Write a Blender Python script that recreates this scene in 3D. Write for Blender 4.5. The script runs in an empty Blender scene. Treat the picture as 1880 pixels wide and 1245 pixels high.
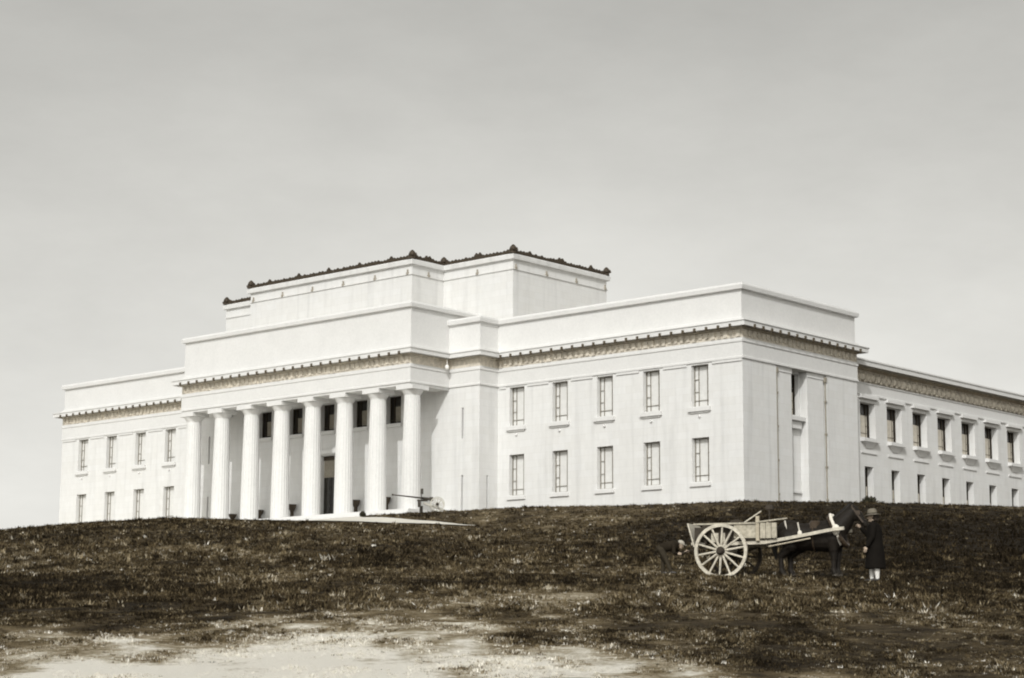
import bpy, bmesh, math, random
import numpy as np
from mathutils import Vector, Matrix
random.seed(7); RNG = np.random.RandomState(11)
R = math.radians
S = bpy.context.scene
COL = S.collection

# ------------------------------------------------------------------ camera
FPX, PITCH, ROLL = 3650.76, R(9.5844), R(0.2987)
PSI = R(41.6358)                               # heading of the museum front
cam_d = bpy.data.cameras.new('camera'); cam = bpy.data.objects.new('camera', cam_d); COL.objects.link(cam)
fw = Vector((0, math.cos(PITCH), math.sin(PITCH))); up = Vector((0, -math.sin(PITCH), math.cos(PITCH))); rt = Vector((1, 0, 0))
rt2 = rt * math.cos(ROLL) + up * math.sin(ROLL); up2 = up * math.cos(ROLL) - rt * math.sin(ROLL)
cam.matrix_world = Matrix(((rt2.x, up2.x, -fw.x, 0), (rt2.y, up2.y, -fw.y, 0), (rt2.z, up2.z, -fw.z, 0), (0, 0, 0, 1)))
cam_d.sensor_width = 36; cam_d.sensor_fit = 'HORIZONTAL'; cam_d.lens = 36 * FPX / 1880
cam_d.clip_start = 0.1; cam_d.clip_end = 8000
S.camera = cam

# ------------------------------------------------------------------ light
sl = Vector((0.57, -1.0, 0.82))                # towards the sun, in the museum's own axes
sw = Vector((sl.x * math.cos(PSI) + sl.y * math.sin(PSI), -sl.x * math.sin(PSI) + sl.y * math.cos(PSI), sl.z)).normalized()
sun_d = bpy.data.lights.new('sun', 'SUN'); sun = bpy.data.objects.new('sun', sun_d); COL.objects.link(sun)
sun_d.energy = 2.0; sun_d.angle = R(0.6); sun_d.color = (1.0, 0.995, 0.98)
sun.rotation_euler = sw.to_track_quat('Z', 'Y').to_euler(); sun.location = (0, -20, 60)

W = bpy.data.worlds.new('World'); S.world = W; W.use_nodes = True
nt = W.node_tree; nt.nodes.clear()
def N(tree, typ, **kw):
    n = tree.nodes.new(typ)
    for k, v in kw.items(): setattr(n, k, v)
    return n
sky = N(nt, 'ShaderNodeTexSky', sky_type='NISHITA', sun_disc=False)
sky.sun_elevation = math.asin(sw.z); sky.sun_rotation = math.atan2(sw.x, sw.y); sky.air_density = 1.0; sky.dust_density = 2.5; sky.ozone_density = 1
bw = N(nt, 'ShaderNodeRGBToBW'); nt.links.new(sky.outputs[0], bw.inputs[0])
# overcast-bright, hazy sky of an old monochrome plate: the sky's luminance, evened out and mottled by thin cloud
pw = N(nt, 'ShaderNodeMath', operation='POWER'); pw.inputs[1].default_value = 0.92; nt.links.new(bw.outputs[0], pw.inputs[0])
tc = N(nt, 'ShaderNodeTexCoord'); mp = N(nt, 'ShaderNodeMapping'); mp.inputs['Scale'].default_value = (1, 1, 2.4)
nz = N(nt, 'ShaderNodeTexNoise'); nz.inputs['Scale'].default_value = 3.2; nz.inputs['Detail'].default_value = 7; nz.inputs['Roughness'].default_value = 0.62
nt.links.new(tc.outputs['Generated'], mp.inputs[0]); nt.links.new(mp.outputs[0], nz.inputs[0])
mr = N(nt, 'ShaderNodeMapRange'); mr.inputs[1].default_value = 0.3; mr.inputs[2].default_value = 0.7; mr.inputs[3].default_value = 0.89; mr.inputs[4].default_value = 1.11
nt.links.new(nz.outputs[0], mr.inputs[0])
mu = N(nt, 'ShaderNodeMath', operation='MULTIPLY'); nt.links.new(pw.outputs[0], mu.inputs[0]); nt.links.new(mr.outputs[0], mu.inputs[1])
tint = N(nt, 'ShaderNodeVectorMath', operation='SCALE'); tint.inputs[0].default_value = (1.0, 0.985, 0.95); nt.links.new(mu.outputs[0], tint.inputs['Scale'])
bg = N(nt, 'ShaderNodeBackground'); bg.inputs[1].default_value = 0.15
SKYGAIN = 1.33
tint.inputs[0].default_value = (SKYGAIN, SKYGAIN * .99, SKYGAIN * .935)
out = N(nt, 'ShaderNodeOutputWorld')
nt.links.new(tint.outputs[0], bg.inputs[0]); nt.links.new(bg.outputs[0], out.inputs[0])

vs = S.view_settings; vs.view_transform = 'Standard'; vs.look = 'None'; vs.exposure = 0.0; vs.gamma = 1; vs.use_curve_mapping = False
S.render.engine = 'CYCLES'; S.cycles.max_bounces = 6; S.cycles.diffuse_bounces = 4; S.cycles.use_denoising = True
S.cycles.pixel_filter_type = 'BLACKMAN_HARRIS'; S.cycles.filter_width = 2.0

# ------------------------------------------------------------------ materials
def mat(name, col, rough=0.8, var=0.12, scale=0.6, fine=6.0, bump=0.0, bscale=20.0, spec=0.3, stretch=(1, 1, 1), metal=0.0, blocks=False):
    m = bpy.data.materials.new(name); m.use_nodes = True; t = m.node_tree; b = t.nodes['Principled BSDF']
    b.inputs['Roughness'].default_value = rough; b.inputs['Specular IOR Level'].default_value = spec; b.inputs['Metallic'].default_value = metal
    g = N(t, 'ShaderNodeNewGeometry'); mpn = N(t, 'ShaderNodeMapping'); mpn.inputs['Scale'].default_value = stretch
    t.links.new(g.outputs['Position'], mpn.inputs[0])
    a = N(t, 'ShaderNodeTexNoise'); a.inputs['Scale'].default_value = scale; a.inputs['Detail'].default_value = 6; a.inputs['Roughness'].default_value = 0.65
    f = N(t, 'ShaderNodeTexNoise'); f.inputs['Scale'].default_value = fine; f.inputs['Detail'].default_value = 4
    t.links.new(mpn.outputs[0], a.inputs[0]); t.links.new(mpn.outputs[0], f.inputs[0])
    ad = N(t, 'ShaderNodeMath', operation='ADD'); t.links.new(a.outputs[0], ad.inputs[0]); t.links.new(f.outputs[0], ad.inputs[1])
    r = N(t, 'ShaderNodeMapRange'); r.inputs[1].default_value = 0.65; r.inputs[2].default_value = 1.35; r.inputs[3].default_value = 1 - var; r.inputs[4].default_value = 1 + var
    t.links.new(ad.outputs[0], r.inputs[0])
    v = N(t, 'ShaderNodeVectorMath', operation='SCALE'); v.inputs[0].default_value = col[:3]; t.links.new(r.outputs[0], v.inputs['Scale'])
    t.links.new(v.outputs[0], b.inputs['Base Color'])
    if blocks:
        oc = N(t, 'ShaderNodeTexCoord'); sp = N(t, 'ShaderNodeSeparateXYZ'); t.links.new(oc.outputs['Object'], sp.inputs[0])
        ax = N(t, 'ShaderNodeMath', operation='ADD'); t.links.new(sp.outputs[0], ax.inputs[0]); t.links.new(sp.outputs[1], ax.inputs[1])
        cb = N(t, 'ShaderNodeCombineXYZ'); t.links.new(ax.outputs[0], cb.inputs[0]); t.links.new(sp.outputs[2], cb.inputs[1])
        bk = N(t, 'ShaderNodeTexBrick'); bk.inputs['Scale'].default_value = 1; bk.inputs['Brick Width'].default_value = 1.5; bk.inputs['Row Height'].default_value = .62; bk.inputs['Mortar Size'].default_value = .012; bk.inputs['Mortar Smooth'].default_value = .3
        bk.inputs['Color1'].default_value = (1, 1, 1, 1); bk.inputs['Color2'].default_value = (.965, .96, .95, 1); bk.inputs['Mortar'].default_value = (.89, .88, .86, 1); t.links.new(cb.outputs[0], bk.inputs[0])
        st = N(t, 'ShaderNodeTexNoise'); st.inputs['Scale'].default_value = 1.3; st.inputs['Detail'].default_value = 5; m3 = N(t, 'ShaderNodeMapping'); m3.inputs['Scale'].default_value = (1, 1, .07); t.links.new(oc.outputs['Object'], m3.inputs[0]); t.links.new(m3.outputs[0], st.inputs[0])
        sr = N(t, 'ShaderNodeMapRange'); sr.inputs[1].default_value = .52; sr.inputs[2].default_value = .8; sr.inputs[3].default_value = 1.0; sr.inputs[4].default_value = .84; t.links.new(st.outputs[0], sr.inputs[0])
        v1 = N(t, 'ShaderNodeVectorMath', operation='MULTIPLY'); t.links.new(v.outputs[0], v1.inputs[0]); t.links.new(bk.outputs[0], v1.inputs[1])
        v2 = N(t, 'ShaderNodeVectorMath', operation='SCALE'); t.links.new(v1.outputs[0], v2.inputs[0]); t.links.new(sr.outputs[0], v2.inputs['Scale']); t.links.new(v2.outputs[0], b.inputs['Base Color'])
    if bump:
        n2 = N(t, 'ShaderNodeTexNoise'); n2.inputs['Scale'].default_value = bscale; n2.inputs['Detail'].default_value = 5
        t.links.new(g.outputs['Position'], n2.inputs[0])
        bp = N(t, 'ShaderNodeBump'); bp.inputs['Strength'].default_value = bump; bp.inputs['Distance'].default_value = 0.05
        t.links.new(n2.outputs[0], bp.inputs['Height']); t.links.new(bp.outputs[0], b.inputs['Normal'])
    return m
M = dict(
    stone=mat('stone', (.69, .688, .677), .85, .045, .25, 2.5, .15, 8, stretch=(1, 1, .45), blocks=True),
    trim=mat('trim_stone', (.665, .66, .645), .85, .06, .6, 5, .15, 8),
    carved=mat('carved_stone', (.585, .535, .45), .9, .30, 1.1, 3.2, .9, 2.6),  # brown tone carries the cornice shadow painted into the friezes
    stain=mat('weathered_stone', (.085, .068, .045), .9, .25, 1.5, 6),  # dark brown tone for the cornice bosses
    bronze=mat('dark_bronze', (.055, .042, .028), .6, .35, 2, 9, metal=.2),
    frame=mat('window_metal', (.20, .18, .145), .6, .2, 2, 9),
    blind=mat('pale_blind', (.66, .655, .635), .45, .08, .7, 3),
    glass=mat('dark_glass', (.018, .015, .011), .12, .3, .8, 3, spec=.5),
    midblind=mat('grey_blind', (.20, .18, .148), .6, .2, 1, 4),
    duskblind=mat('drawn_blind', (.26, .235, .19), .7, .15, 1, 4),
    pipe=mat('lead_pipe', (.26, .235, .19), .7, .3, 1, 6),
    roof=mat('roof_sheet', (.45, .43, .39), .9, .1),
    gravel=mat('gravel', (.66, .63, .56), .95, .12, .5, 5, .3, 30),
    gunmetal=mat('gun_metal', (.05, .043, .033), .5, .2, 3, 12, metal=.3),
    gunpaint=mat('gun_paint', (.50, .48, .42), .7, .15, 3, 12),
    cartbody=mat('cart_body_paint', (.40, .365, .29), .85, .35, 3, 12, .3, 40),
    cartpaint=mat('cart_paint', (.52, .48, .395), .8, .32, 3, 14, .3, 40),
    cartdark=mat('cart_dark_wood', (.045, .036, .026), .8, .3, 4, 18, .3, 30),
    cartwood=mat('cart_wood', (.42, .37, .28), .8, .2, 5, 22, .3, 30),
    iron=mat('iron_tyre', (.50, .46, .38), .6, .2, 5, 20),
    horse=mat('horse_coat', (.015, .012, .009), .6, .4, 4, 14, .2, 60, spec=.15),
    mane=mat('horse_hair', (.012, .010, .008), .7, .3, 8, 30),
    leather=mat('harness_leather', (.05, .035, .022), .5, .2, 6, 25),
    hame=mat('pale_hame', (.66, .62, .54), .6, .15, 6, 20),
    hoof=mat('hoof_horn', (.05, .042, .032), .6, .2),
    coat=mat('dark_coat_cloth', (.010, .0085, .007), .95, .3, 5, 30, spec=.06),
    cloth=mat('worn_dark_cloth', (.024, .019, .013), .95, .3, 5, 30, spec=.06),
    trouser=mat('trouser_cloth', (.040, .033, .023), .95, .3, 5, 30, spec=.06),
    skin=mat('skin', (.42, .33, .25), .6, .08, 8, 30),
    hair=mat('hair', (.03, .022, .015), .7, .2, 20, 60),
    hat=mat('pale_hat_felt', (.17, .15, .115), .9, .15, 8, 30),
    band=mat('hat_band', (.07, .06, .045), .8, .1),
    white=mat('white_cotton', (.72, .70, .66), .9, .05, 10, 40),
    cap=mat('cap_cloth', (.42, .39, .33), .9, .1, 10, 40),
    shoe=mat('shoe_leather', (.03, .025, .02), .4, .2),
    earth=mat('dark_earth', (.05, .04, .028), 1, .4, 6, 25, .8, 25),
    leaf=mat('shrub_leaf', (.035, .032, .018), .8, .4, 3, 12),
    globe=mat('white_globe', (.85, .84, .8), .3, .02),
)
# grass and earth share one colour scale driven by how parched the turf is plus painted foreground flare
def turf_mat(name, gain, bump):
    m = bpy.data.materials.new(name); m.use_nodes = True; t = m.node_tree; b = t.nodes['Principled BSDF']
    b.inputs['Roughness'].default_value = 0.95; b.inputs['Specular IOR Level'].default_value = 0.1
    at = N(t, 'ShaderNodeAttribute', attribute_name='dry')
    g = N(t, 'ShaderNodeNewGeometry')
    n1 = N(t, 'ShaderNodeTexNoise'); n1.inputs['Scale'].default_value = 2.2; n1.inputs['Detail'].default_value = 8; n1.inputs['Roughness'].default_value = .72
    n2 = N(t, 'ShaderNodeTexNoise'); n2.inputs['Scale'].default_value = 9; n2.inputs['Detail'].default_value = 7; n2.inputs['Roughness'].default_value = .8
    t.links.new(g.outputs['Position'], n1.inputs[0]); t.links.new(g.outputs['Position'], n2.inputs[0])
    s = N(t, 'ShaderNodeMath', operation='MULTIPLY_ADD'); s.inputs[1].default_value = .8; s.inputs[2].default_value = -.40; t.links.new(n1.outputs[0], s.inputs[0])
    s2 = N(t, 'ShaderNodeMath', operation='MULTIPLY_ADD'); s2.inputs[1].default_value = .9; s2.inputs[2].default_value = -.45; t.links.new(n2.outputs[0], s2.inputs[0])
    a1 = N(t, 'ShaderNodeMath', operation='ADD'); a2 = N(t, 'ShaderNodeMath', operation='ADD')
    t.links.new(at.outputs['Fac'], a1.inputs[0]); t.links.new(s.outputs[0], a1.inputs[1]); t.links.new(a1.outputs[0], a2.inputs[0]); t.links.new(s2.outputs[0], a2.inputs[1])
    cr = N(t, 'ShaderNodeValToRGB'); e = cr.color_ramp.elements
    pts = [(0.0, (.016, .0115, .0062)), (.25, (.046, .034, .0185)), (.45, (.112, .084, .045)), (.65, (.225, .18, .108)), (.82, (.44, .39, .295)), (1.0, (.80, .765, .685))]
    e[0].position = 0; e[1].position = 1
    while len(e) < len(pts): e.new(.5)
    for el, (p, c) in zip(e, pts): el.position = p
    for el, (p, c) in zip(e, pts): el.color = (*[x * gain for x in c], 1)
    t.links.new(a2.outputs[0], cr.inputs[0]); t.links.new(cr.outputs[0], b.inputs['Base Color'])
    if bump:
        bp = N(t, 'ShaderNodeBump'); bp.inputs['Strength'].default_value = bump; bp.inputs['Distance'].default_value = .12
        t.links.new(n2.outputs[0], bp.inputs['Height']); t.links.new(bp.outputs[0], b.inputs['Normal'])
    return m
M['turf'] = turf_mat('turf', 1.0, .6)
M['blade'] = turf_mat('grass_blade', .95, 0)

# ------------------------------------------------------------------ mesh helpers
class MB:
    def __init__(s): s.v = []; s.f = []
    def add(s, vs_, fs_):
        o = len(s.v); s.v += [tuple(p) for p in vs_]; s.f += [tuple(i + o for i in f) for f in fs_]; return s
    def box(s, x0, x1, y0, y1, z0, z1):
        return s.add([(x, y, z) for z in (z0, z1) for y in (y0, y1) for x in (x0, x1)],
                     [(0, 2, 3, 1), (4, 5, 7, 6), (0, 1, 5, 4), (2, 6, 7, 3), (0, 4, 6, 2), (1, 3, 7, 5)])
    def quad(s, *p): return s.add(p, [tuple(range(len(p)))])
    def tube(s, p0, p1, r0, r1=None, n=10):
        r1 = r0 if r1 is None else r1; p0 = Vector(p0); p1 = Vector(p1); d = (p1 - p0).normalized()
        a = d.orthogonal().normalized(); b = d.cross(a)
        ring = lambda c, r: [c + (a * math.cos(2 * math.pi * i / n) + b * math.sin(2 * math.pi * i / n)) * r for i in range(n)]
        f = [(i, (i + 1) % n, n + (i + 1) % n, n + i) for i in range(n)] + [tuple(range(n))[::-1], tuple(range(n, 2 * n))]
        return s.add(ring(p0, r0) + ring(p1, r1), f)
    def bar(s, p0, p1, w, h, upv=(0, 0, 1)):
        p0 = Vector(p0); p1 = Vector(p1); d = (p1 - p0).normalized(); a = d.cross(Vector(upv)).normalized(); b = a.cross(d)
        c = [(-w / 2, -h / 2), (w / 2, -h / 2), (w / 2, h / 2), (-w / 2, h / 2)]
        vv = [p + a * x + b * y for p in (p0, p1) for x, y in c]
        return s.add(vv, [(0, 1, 5, 4), (1, 2, 6, 5), (2, 3, 7, 6), (3, 0, 4, 7), (3, 2, 1, 0), (4, 5, 6, 7)])
    def lathe(s, prof, c=(0, 0, 0), n=24, axis='z'):
        vv = []
        for r, h in prof:
            for i in range(n):
                a = 2 * math.pi * i / n
                if axis == 'z': vv.append((c[0] + r * math.cos(a), c[1] + r * math.sin(a), c[2] + h))
                elif axis == 'y': vv.append((c[0] + r * math.cos(a), c[1] + h, c[2] - r * math.sin(a)))
                else: vv.append((c[0] + h, c[1] + r * math.cos(a), c[2] + r * math.sin(a)))
        f = []
        for k in range(len(prof) - 1):
            for i in range(n): f.append((k * n + i, k * n + (i + 1) % n, (k + 1) * n + (i + 1) % n, (k + 1) * n + i))
        f += [tuple(range(n))[::-1], tuple(range((len(prof) - 1) * n, len(prof) * n))]
        return s.add(vv, f)
    def ell(s, c, r, n=14, m=8):
        vv = [(c[0], c[1], c[2] - r[2])]
        for j in range(1, m):
            t = math.pi * j / m - math.pi / 2
            for i in range(n):
                a = 2 * math.pi * i / n; vv.append((c[0] + r[0] * math.cos(t) * math.cos(a), c[1] + r[1] * math.cos(t) * math.sin(a), c[2] + r[2] * math.sin(t)))
        vv.append((c[0], c[1], c[2] + r[2])); f = []
        for i in range(n):
            f.append((0, 1 + (i + 1) % n, 1 + i))
            for j in range(m - 2): f.append((1 + j * n + i, 1 + j * n + (i + 1) % n, 1 + (j + 1) * n + (i + 1) % n, 1 + (j + 1) * n + i))
            f.append((1 + (m - 2) * n + i, 1 + (m - 2) * n + (i + 1) % n, len(vv) - 1))
        return s.add(vv, f)
    def cap(s, p0, p1, r0, r1, n=14):                # tapered capsule
        s.tube(p0, p1, r0, r1, n); s.ell(p0, (r0,) * 3, n, 8); return s.ell(p1, (r1,) * 3, n, 8)
    def loft(s, rings, n=22):                          # elliptical rings (centre, rx, ry)
        vv = [(c[0] + rx * math.cos(2 * math.pi * i / n), c[1] + ry * math.sin(2 * math.pi * i / n), c[2]) for c, rx, ry in rings for i in range(n)]
        f = [(k * n + i, k * n + (i + 1) % n, (k + 1) * n + (i + 1) % n, (k + 1) * n + i) for k in range(len(rings) - 1) for i in range(n)]
        f += [tuple(range(n))[::-1], tuple(range((len(rings) - 1) * n, len(rings) * n))]
        return s.add(vv, f)
    def sweep(s, path, prof, closed=False, capends=True):   # profile (outward offset, z) swept along a plan path, mitred
        P = [Vector(p) for p in path]; n = len(P); offs = []
        for i in range(n):
            d0 = (P[i] - P[i - 1]).normalized() if (i > 0 or closed) else None
            d1 = (P[(i + 1) % n] - P[i]).normalized() if (i < n - 1 or closed) else None
            nr = lambda d: Vector((d.y, -d.x))
            if d0 is None: offs.append(nr(d1))
            elif d1 is None: offs.append(nr(d0))
            else:
                a, b = nr(d0), nr(d1); offs.append((a + b) / max(.2, 1 + a.dot(b)))
        k = len(prof); vv = [(P[i].x + offs[i].x * o, P[i].y + offs[i].y * o, z) for i in range(n) for o, z in prof]
        f = []
        for i in range(n if closed else n - 1):
            j = (i + 1) % n
            for q in range(k - 1): f.append((i * k + q, j * k + q, j * k + q + 1, i * k + q + 1))
        return s.add(vv, f)
    def panel(s, mp_, u0, u1, z0, z1, holes, depth):        # wall sheet with openings and their reveals
        us = sorted({u0, u1, *[h[0] for h in holes], *[h[1] for h in holes]}); zs = sorted({z0, z1, *[h[2] for h in holes], *[h[3] for h in holes]})
        us = [u for u in us if u0 <= u <= u1]; zs = [z for z in zs if z0 <= z <= z1]
        for i in range(len(us) - 1):
            for j in range(len(zs) - 1):
                uc, zc = (us[i] + us[i + 1]) / 2, (zs[j] + zs[j + 1]) / 2
                if any(h[0] < uc < h[1] and h[2] < zc < h[3] for h in holes): continue
                s.quad(mp_(us[i], zs[j], 0), mp_(us[i + 1], zs[j], 0), mp_(us[i + 1], zs[j + 1], 0), mp_(us[i], zs[j + 1], 0))
        for a, b, c, d in holes:
            k = [(a, c), (b, c), (b, d), (a, d)]
            for i in range(4):
                p, q = k[i], k[(i + 1) % 4]
                s.quad(mp_(p[0], p[1], 0), mp_(p[0], p[1], depth), mp_(q[0], q[1], depth), mp_(q[0], q[1], 0))
        return s
    def mesh(s, name, m, smooth=False, dz=0.0):
        me = bpy.data.meshes.new(name); me.from_pydata([(x, y, z - dz) for x, y, z in s.v], [], s.f)
        bm = bmesh.new(); bm.from_mesh(me); bmesh.ops.remove_doubles(bm, verts=bm.verts, dist=1e-5); bmesh.ops.recalc_face_normals(bm, faces=bm.faces); bm.to_mesh(me); bm.free()
        if smooth:
            for p in me.polygons: p.use_smooth = True
            me.set_sharp_from_angle(angle=R(40))
        me.materials.append(m); return me
    def build(s, name, m, parent=None, smooth=False, dz=0.0, loc=None, rot=None):
        return link(name, s.mesh(name, m, smooth, dz), parent, loc, rot)

def link(name, me, parent=None, loc=None, rot=None):
    o = bpy.data.objects.new(name, me); COL.objects.link(o)
    if parent: o.parent = parent
    if loc: o.location = loc
    if rot: o.rotation_euler = rot
    return o
def tag(o, label=None, cat=None, group=None, kind=None):
    for k, v in dict(label=label, category=cat, group=group, kind=kind).items():
        if v: o[k] = v
    return o
def thing(name, label, cat, loc=(0, 0, 0), rz=0, group=None):
    o = bpy.data.objects.new(name, None); COL.objects.link(o); o.location = loc; o.rotation_euler = (0, 0, rz); o.empty_display_size = .3
    return tag(o, label, cat, group)
def blob(name, mb, voxel, m, parent, smooth=6):
    """fuse overlapping solids into one continuous skin"""
    o = mb.build(name, m, parent)
    r = o.modifiers.new('r', 'REMESH'); r.mode = 'VOXEL'; r.voxel_size = voxel
    sm = o.modifiers.new('s', 'SMOOTH'); sm.iterations = smooth; sm.factor = .5
    dg = bpy.context.evaluated_depsgraph_get(); me = bpy.data.meshes.new_from_object(o.evaluated_get(dg))
    o.modifiers.clear(); o.data = me
    for p in me.polygons: p.use_smooth = True
    if not me.materials: me.materials.append(m)
    return o

# ------------------------------------------------------------------ terrain
def pchip(x, y, q):
    x = np.array(x, float); y = np.array(y, float); h = np.diff(x); d = np.diff(y) / h; m = np.zeros_like(y)
    for i in range(1, len(x) - 1):
        if d[i - 1] * d[i] > 0:
            w1 = 2 * h[i] + h[i - 1]; w2 = h[i] + 2 * h[i - 1]; m[i] = (w1 + w2) / (w1 / d[i - 1] + w2 / d[i])
    m[0] = d[0]; m[-1] = d[-1]
    k = np.clip(np.searchsorted(x, q) - 1, 0, len(x) - 2); t = (q - x[k]) / h[k]
    return (2*t**3-3*t**2+1)*y[k] + (t**3-2*t**2+t)*h[k]*m[k] + (-2*t**3+3*t**2)*y[k+1] + (t**3-t**2)*h[k]*m[k+1]
NEAR = [(-60, -5.6), (0, -1.5), (18, -.03), (46.8, 2.2), (54, 2.68)]
FAR = [(300, 13.4), (380, 12), (700, -5), (2500, -60)]
# height profiles up the hill, one for each heading (tangent of the heading, then distance and height)
PROF = {-.50: [(140, 8.9), (165, 9.8), (230, 10.4)], -.367: [(140, 9.0), (165, 10.0), (230, 10.7)], -.2575: [(140, 9.75), (165, 11.2), (226, 12.6)],
        -.222: [(140, 10.2), (160, 11.58), (222, 12.9)], -.1753: [(140, 10.55), (155, 11.82), (206, 13.0)], -.1041: [(140, 10.45), (150, 11.29), (176, 12.9)],
        -.0603: [(140, 10.3), (146, 10.86), (152, 11.75), (177, 13.62)], -.0384: [(136, 9.85), (143, 10.6), (148, 11.25), (176, 13.82)], -.0192: [(134, 9.6), (140, 10.25), (173, 13.82)],
        .0164: [(140, 10.55), (169, 13.88)], .1164: [(140, 11.45), (159, 13.6)], .1734: [(140, 11.4), (160, 13.74), (172, 14.0)],
        .2575: [(140, 11.2), (163, 13.62), (198, 14.0)], .45: [(140, 11.0), (165, 13.5), (198, 13.9)]}
YQ = np.concatenate([np.arange(-60, 320, 1.5), np.arange(320, 2500, 20.)])
TQ = np.linspace(-.5, .45, 191)
_tab = np.array([pchip(*zip(*(NEAR + PROF[t] + FAR)), YQ) for t in sorted(PROF)])
_ts = sorted(PROF)
TAB = np.array([[np.interp(t, _ts, _tab[:, j]) for j in range(len(YQ))] for t in TQ])
ker = np.exp(-np.linspace(-2, 2, 7)**2); ker /= ker.sum()
pad = np.pad(TAB, ((3, 3), (0, 0)), 'edge'); TAB = sum(ker[i] * pad[i:i + len(TQ)] for i in range(7))
def height(X, Y):
    X = np.asarray(X, float); Y = np.asarray(Y, float); t = np.clip(X / np.maximum(Y, 40), TQ[0], TQ[-1])
    fi = (t - TQ[0]) / (TQ[1] - TQ[0]); i = np.clip(fi.astype(int), 0, len(TQ) - 2); a = fi - i
    j = np.clip(np.searchsorted(YQ, Y) - 1, 0, len(YQ) - 2); b = np.clip((Y - YQ[j]) / (YQ[j + 1] - YQ[j]), 0, 1)
    return (TAB[i, j]*(1-a)+TAB[i+1, j]*a)*(1-b) + (TAB[i, j+1]*(1-a)+TAB[i+1, j+1]*a)*b
LAT = RNG.rand(256, 256)
def vnoise(x, y):
    xi = np.floor(x).astype(int); yi = np.floor(y).astype(int); u = x - xi; v = y - yi; u = u*u*(3-2*u); v = v*v*(3-2*v)
    g = lambda a, b: LAT[a % 256, b % 256]
    return (g(xi, yi)*(1-u)+g(xi+1, yi)*u)*(1-v) + (g(xi, yi+1)*(1-u)+g(xi+1, yi+1)*u)*v
def fbm(x, y, o=5):
    s = 0; a = .5
    for k in range(o): s = s + a * (vnoise(x + 17*k, y + 31*k) - .5); x = x*2.03; y = y*2.03; a *= .55
    return s
BLOBS = [(-2.3, 8.5, 4.5, 16.5, 1.15), (-1.6, 20, 2.2, 5.5, .26), (.5, 36.5, 1.7, 3.2, .34), (-.5, 32.5, 1.8, 2.6, .28), (-2.2, 27.0, 2.6, 2.2, .16),(2.2, 58, 4.2, 5, .22), (2.0, 17.5, 2.0, 2.2, .22), (4.6, 27, 2.2, 6, -.05), (3.5, 31, 1.6, 2.5, .10),  # leading blobs paint foreground flare brightness into the turf
         (-1.5, 43, 2.6, 2.6, -.26), (-6.6, 39, 2.4, 3.5, -.18), (-10, 36, 3.4, 14, -.26), (25, 95, 17, 60, -.52), (10.5, 42, 4.2, 14, -.24), (-20, 110, 16, 16, -.10),
         (0, 95, 12, 10, -.08), (6, 140, 16, 16, .10), (14, 62, 5, 12, -.16), (5.5, 17, 3.2, 3.2, .14), (-12, 75, 9, 4, .10), (8.5, 49.5, 2.0, 1.6, .12), (4.5, 55, 4, 1.8, .12)]
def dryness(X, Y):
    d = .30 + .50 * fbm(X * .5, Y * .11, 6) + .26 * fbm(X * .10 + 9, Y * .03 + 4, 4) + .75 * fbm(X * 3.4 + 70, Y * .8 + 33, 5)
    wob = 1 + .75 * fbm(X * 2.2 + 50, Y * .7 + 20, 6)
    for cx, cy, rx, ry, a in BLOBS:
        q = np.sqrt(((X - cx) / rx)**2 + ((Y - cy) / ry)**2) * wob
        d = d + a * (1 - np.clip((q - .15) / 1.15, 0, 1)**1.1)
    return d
def add_attr(me, name, vals):
    at = me.attributes.new(name, 'FLOAT', 'POINT'); at.data.foreach_set('value', np.asarray(vals, np.float32))
def numpy_mesh(name, verts, faces, m):
    me = bpy.data.meshes.new(name); nv, nf, k = len(verts), len(faces), faces.shape[1]
    me.vertices.add(nv); me.vertices.foreach_set('co', verts.astype(np.float32).ravel())
    me.loops.add(nf * k); me.loops.foreach_set('vertex_index', faces.astype(np.int32).ravel())
    me.polygons.add(nf); me.polygons.foreach_set('loop_start', np.arange(nf, dtype=np.int32) * k)
    me.update(calc_edges=True); me.validate(); me.materials.append(m); return me
def bumps(X, Y):
    return .10 * fbm(X * .9, Y * .5, 4) * np.clip((175 - Y) / 60, .15, 1)
T = np.linspace(-.62, .62, 330); D = np.concatenate([np.linspace(-40, 8, 12), 8 + 0.12 * np.arange(0, 130) ** 1.0 * 1.0, np.linspace(24, 60, 150)[1:], np.linspace(60, 185, 210)[1:], np.linspace(185, 320, 50)[1:], np.geomspace(320, 2400, 22)[1:]])
TT, DD = np.meshgrid(T, D); XX = TT * (DD + 62); YY = DD
ZZ = height(XX, YY) + bumps(XX, YY)
gv = np.stack([XX, YY, ZZ], -1).reshape(-1, 3); nt_, nd_ = len(T), len(D)
ii = np.arange(nd_ - 1)[:, None] * nt_ + np.arange(nt_ - 1)[None]; gf = np.stack([ii, ii + 1, ii + nt_ + 1, ii + nt_], -1).reshape(-1, 4)
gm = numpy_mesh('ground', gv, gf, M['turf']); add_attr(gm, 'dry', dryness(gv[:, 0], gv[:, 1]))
gm.polygons.foreach_set('use_smooth', np.ones(len(gf), bool))
ground = link('ground', gm); tag(ground, kind='structure')

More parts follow.
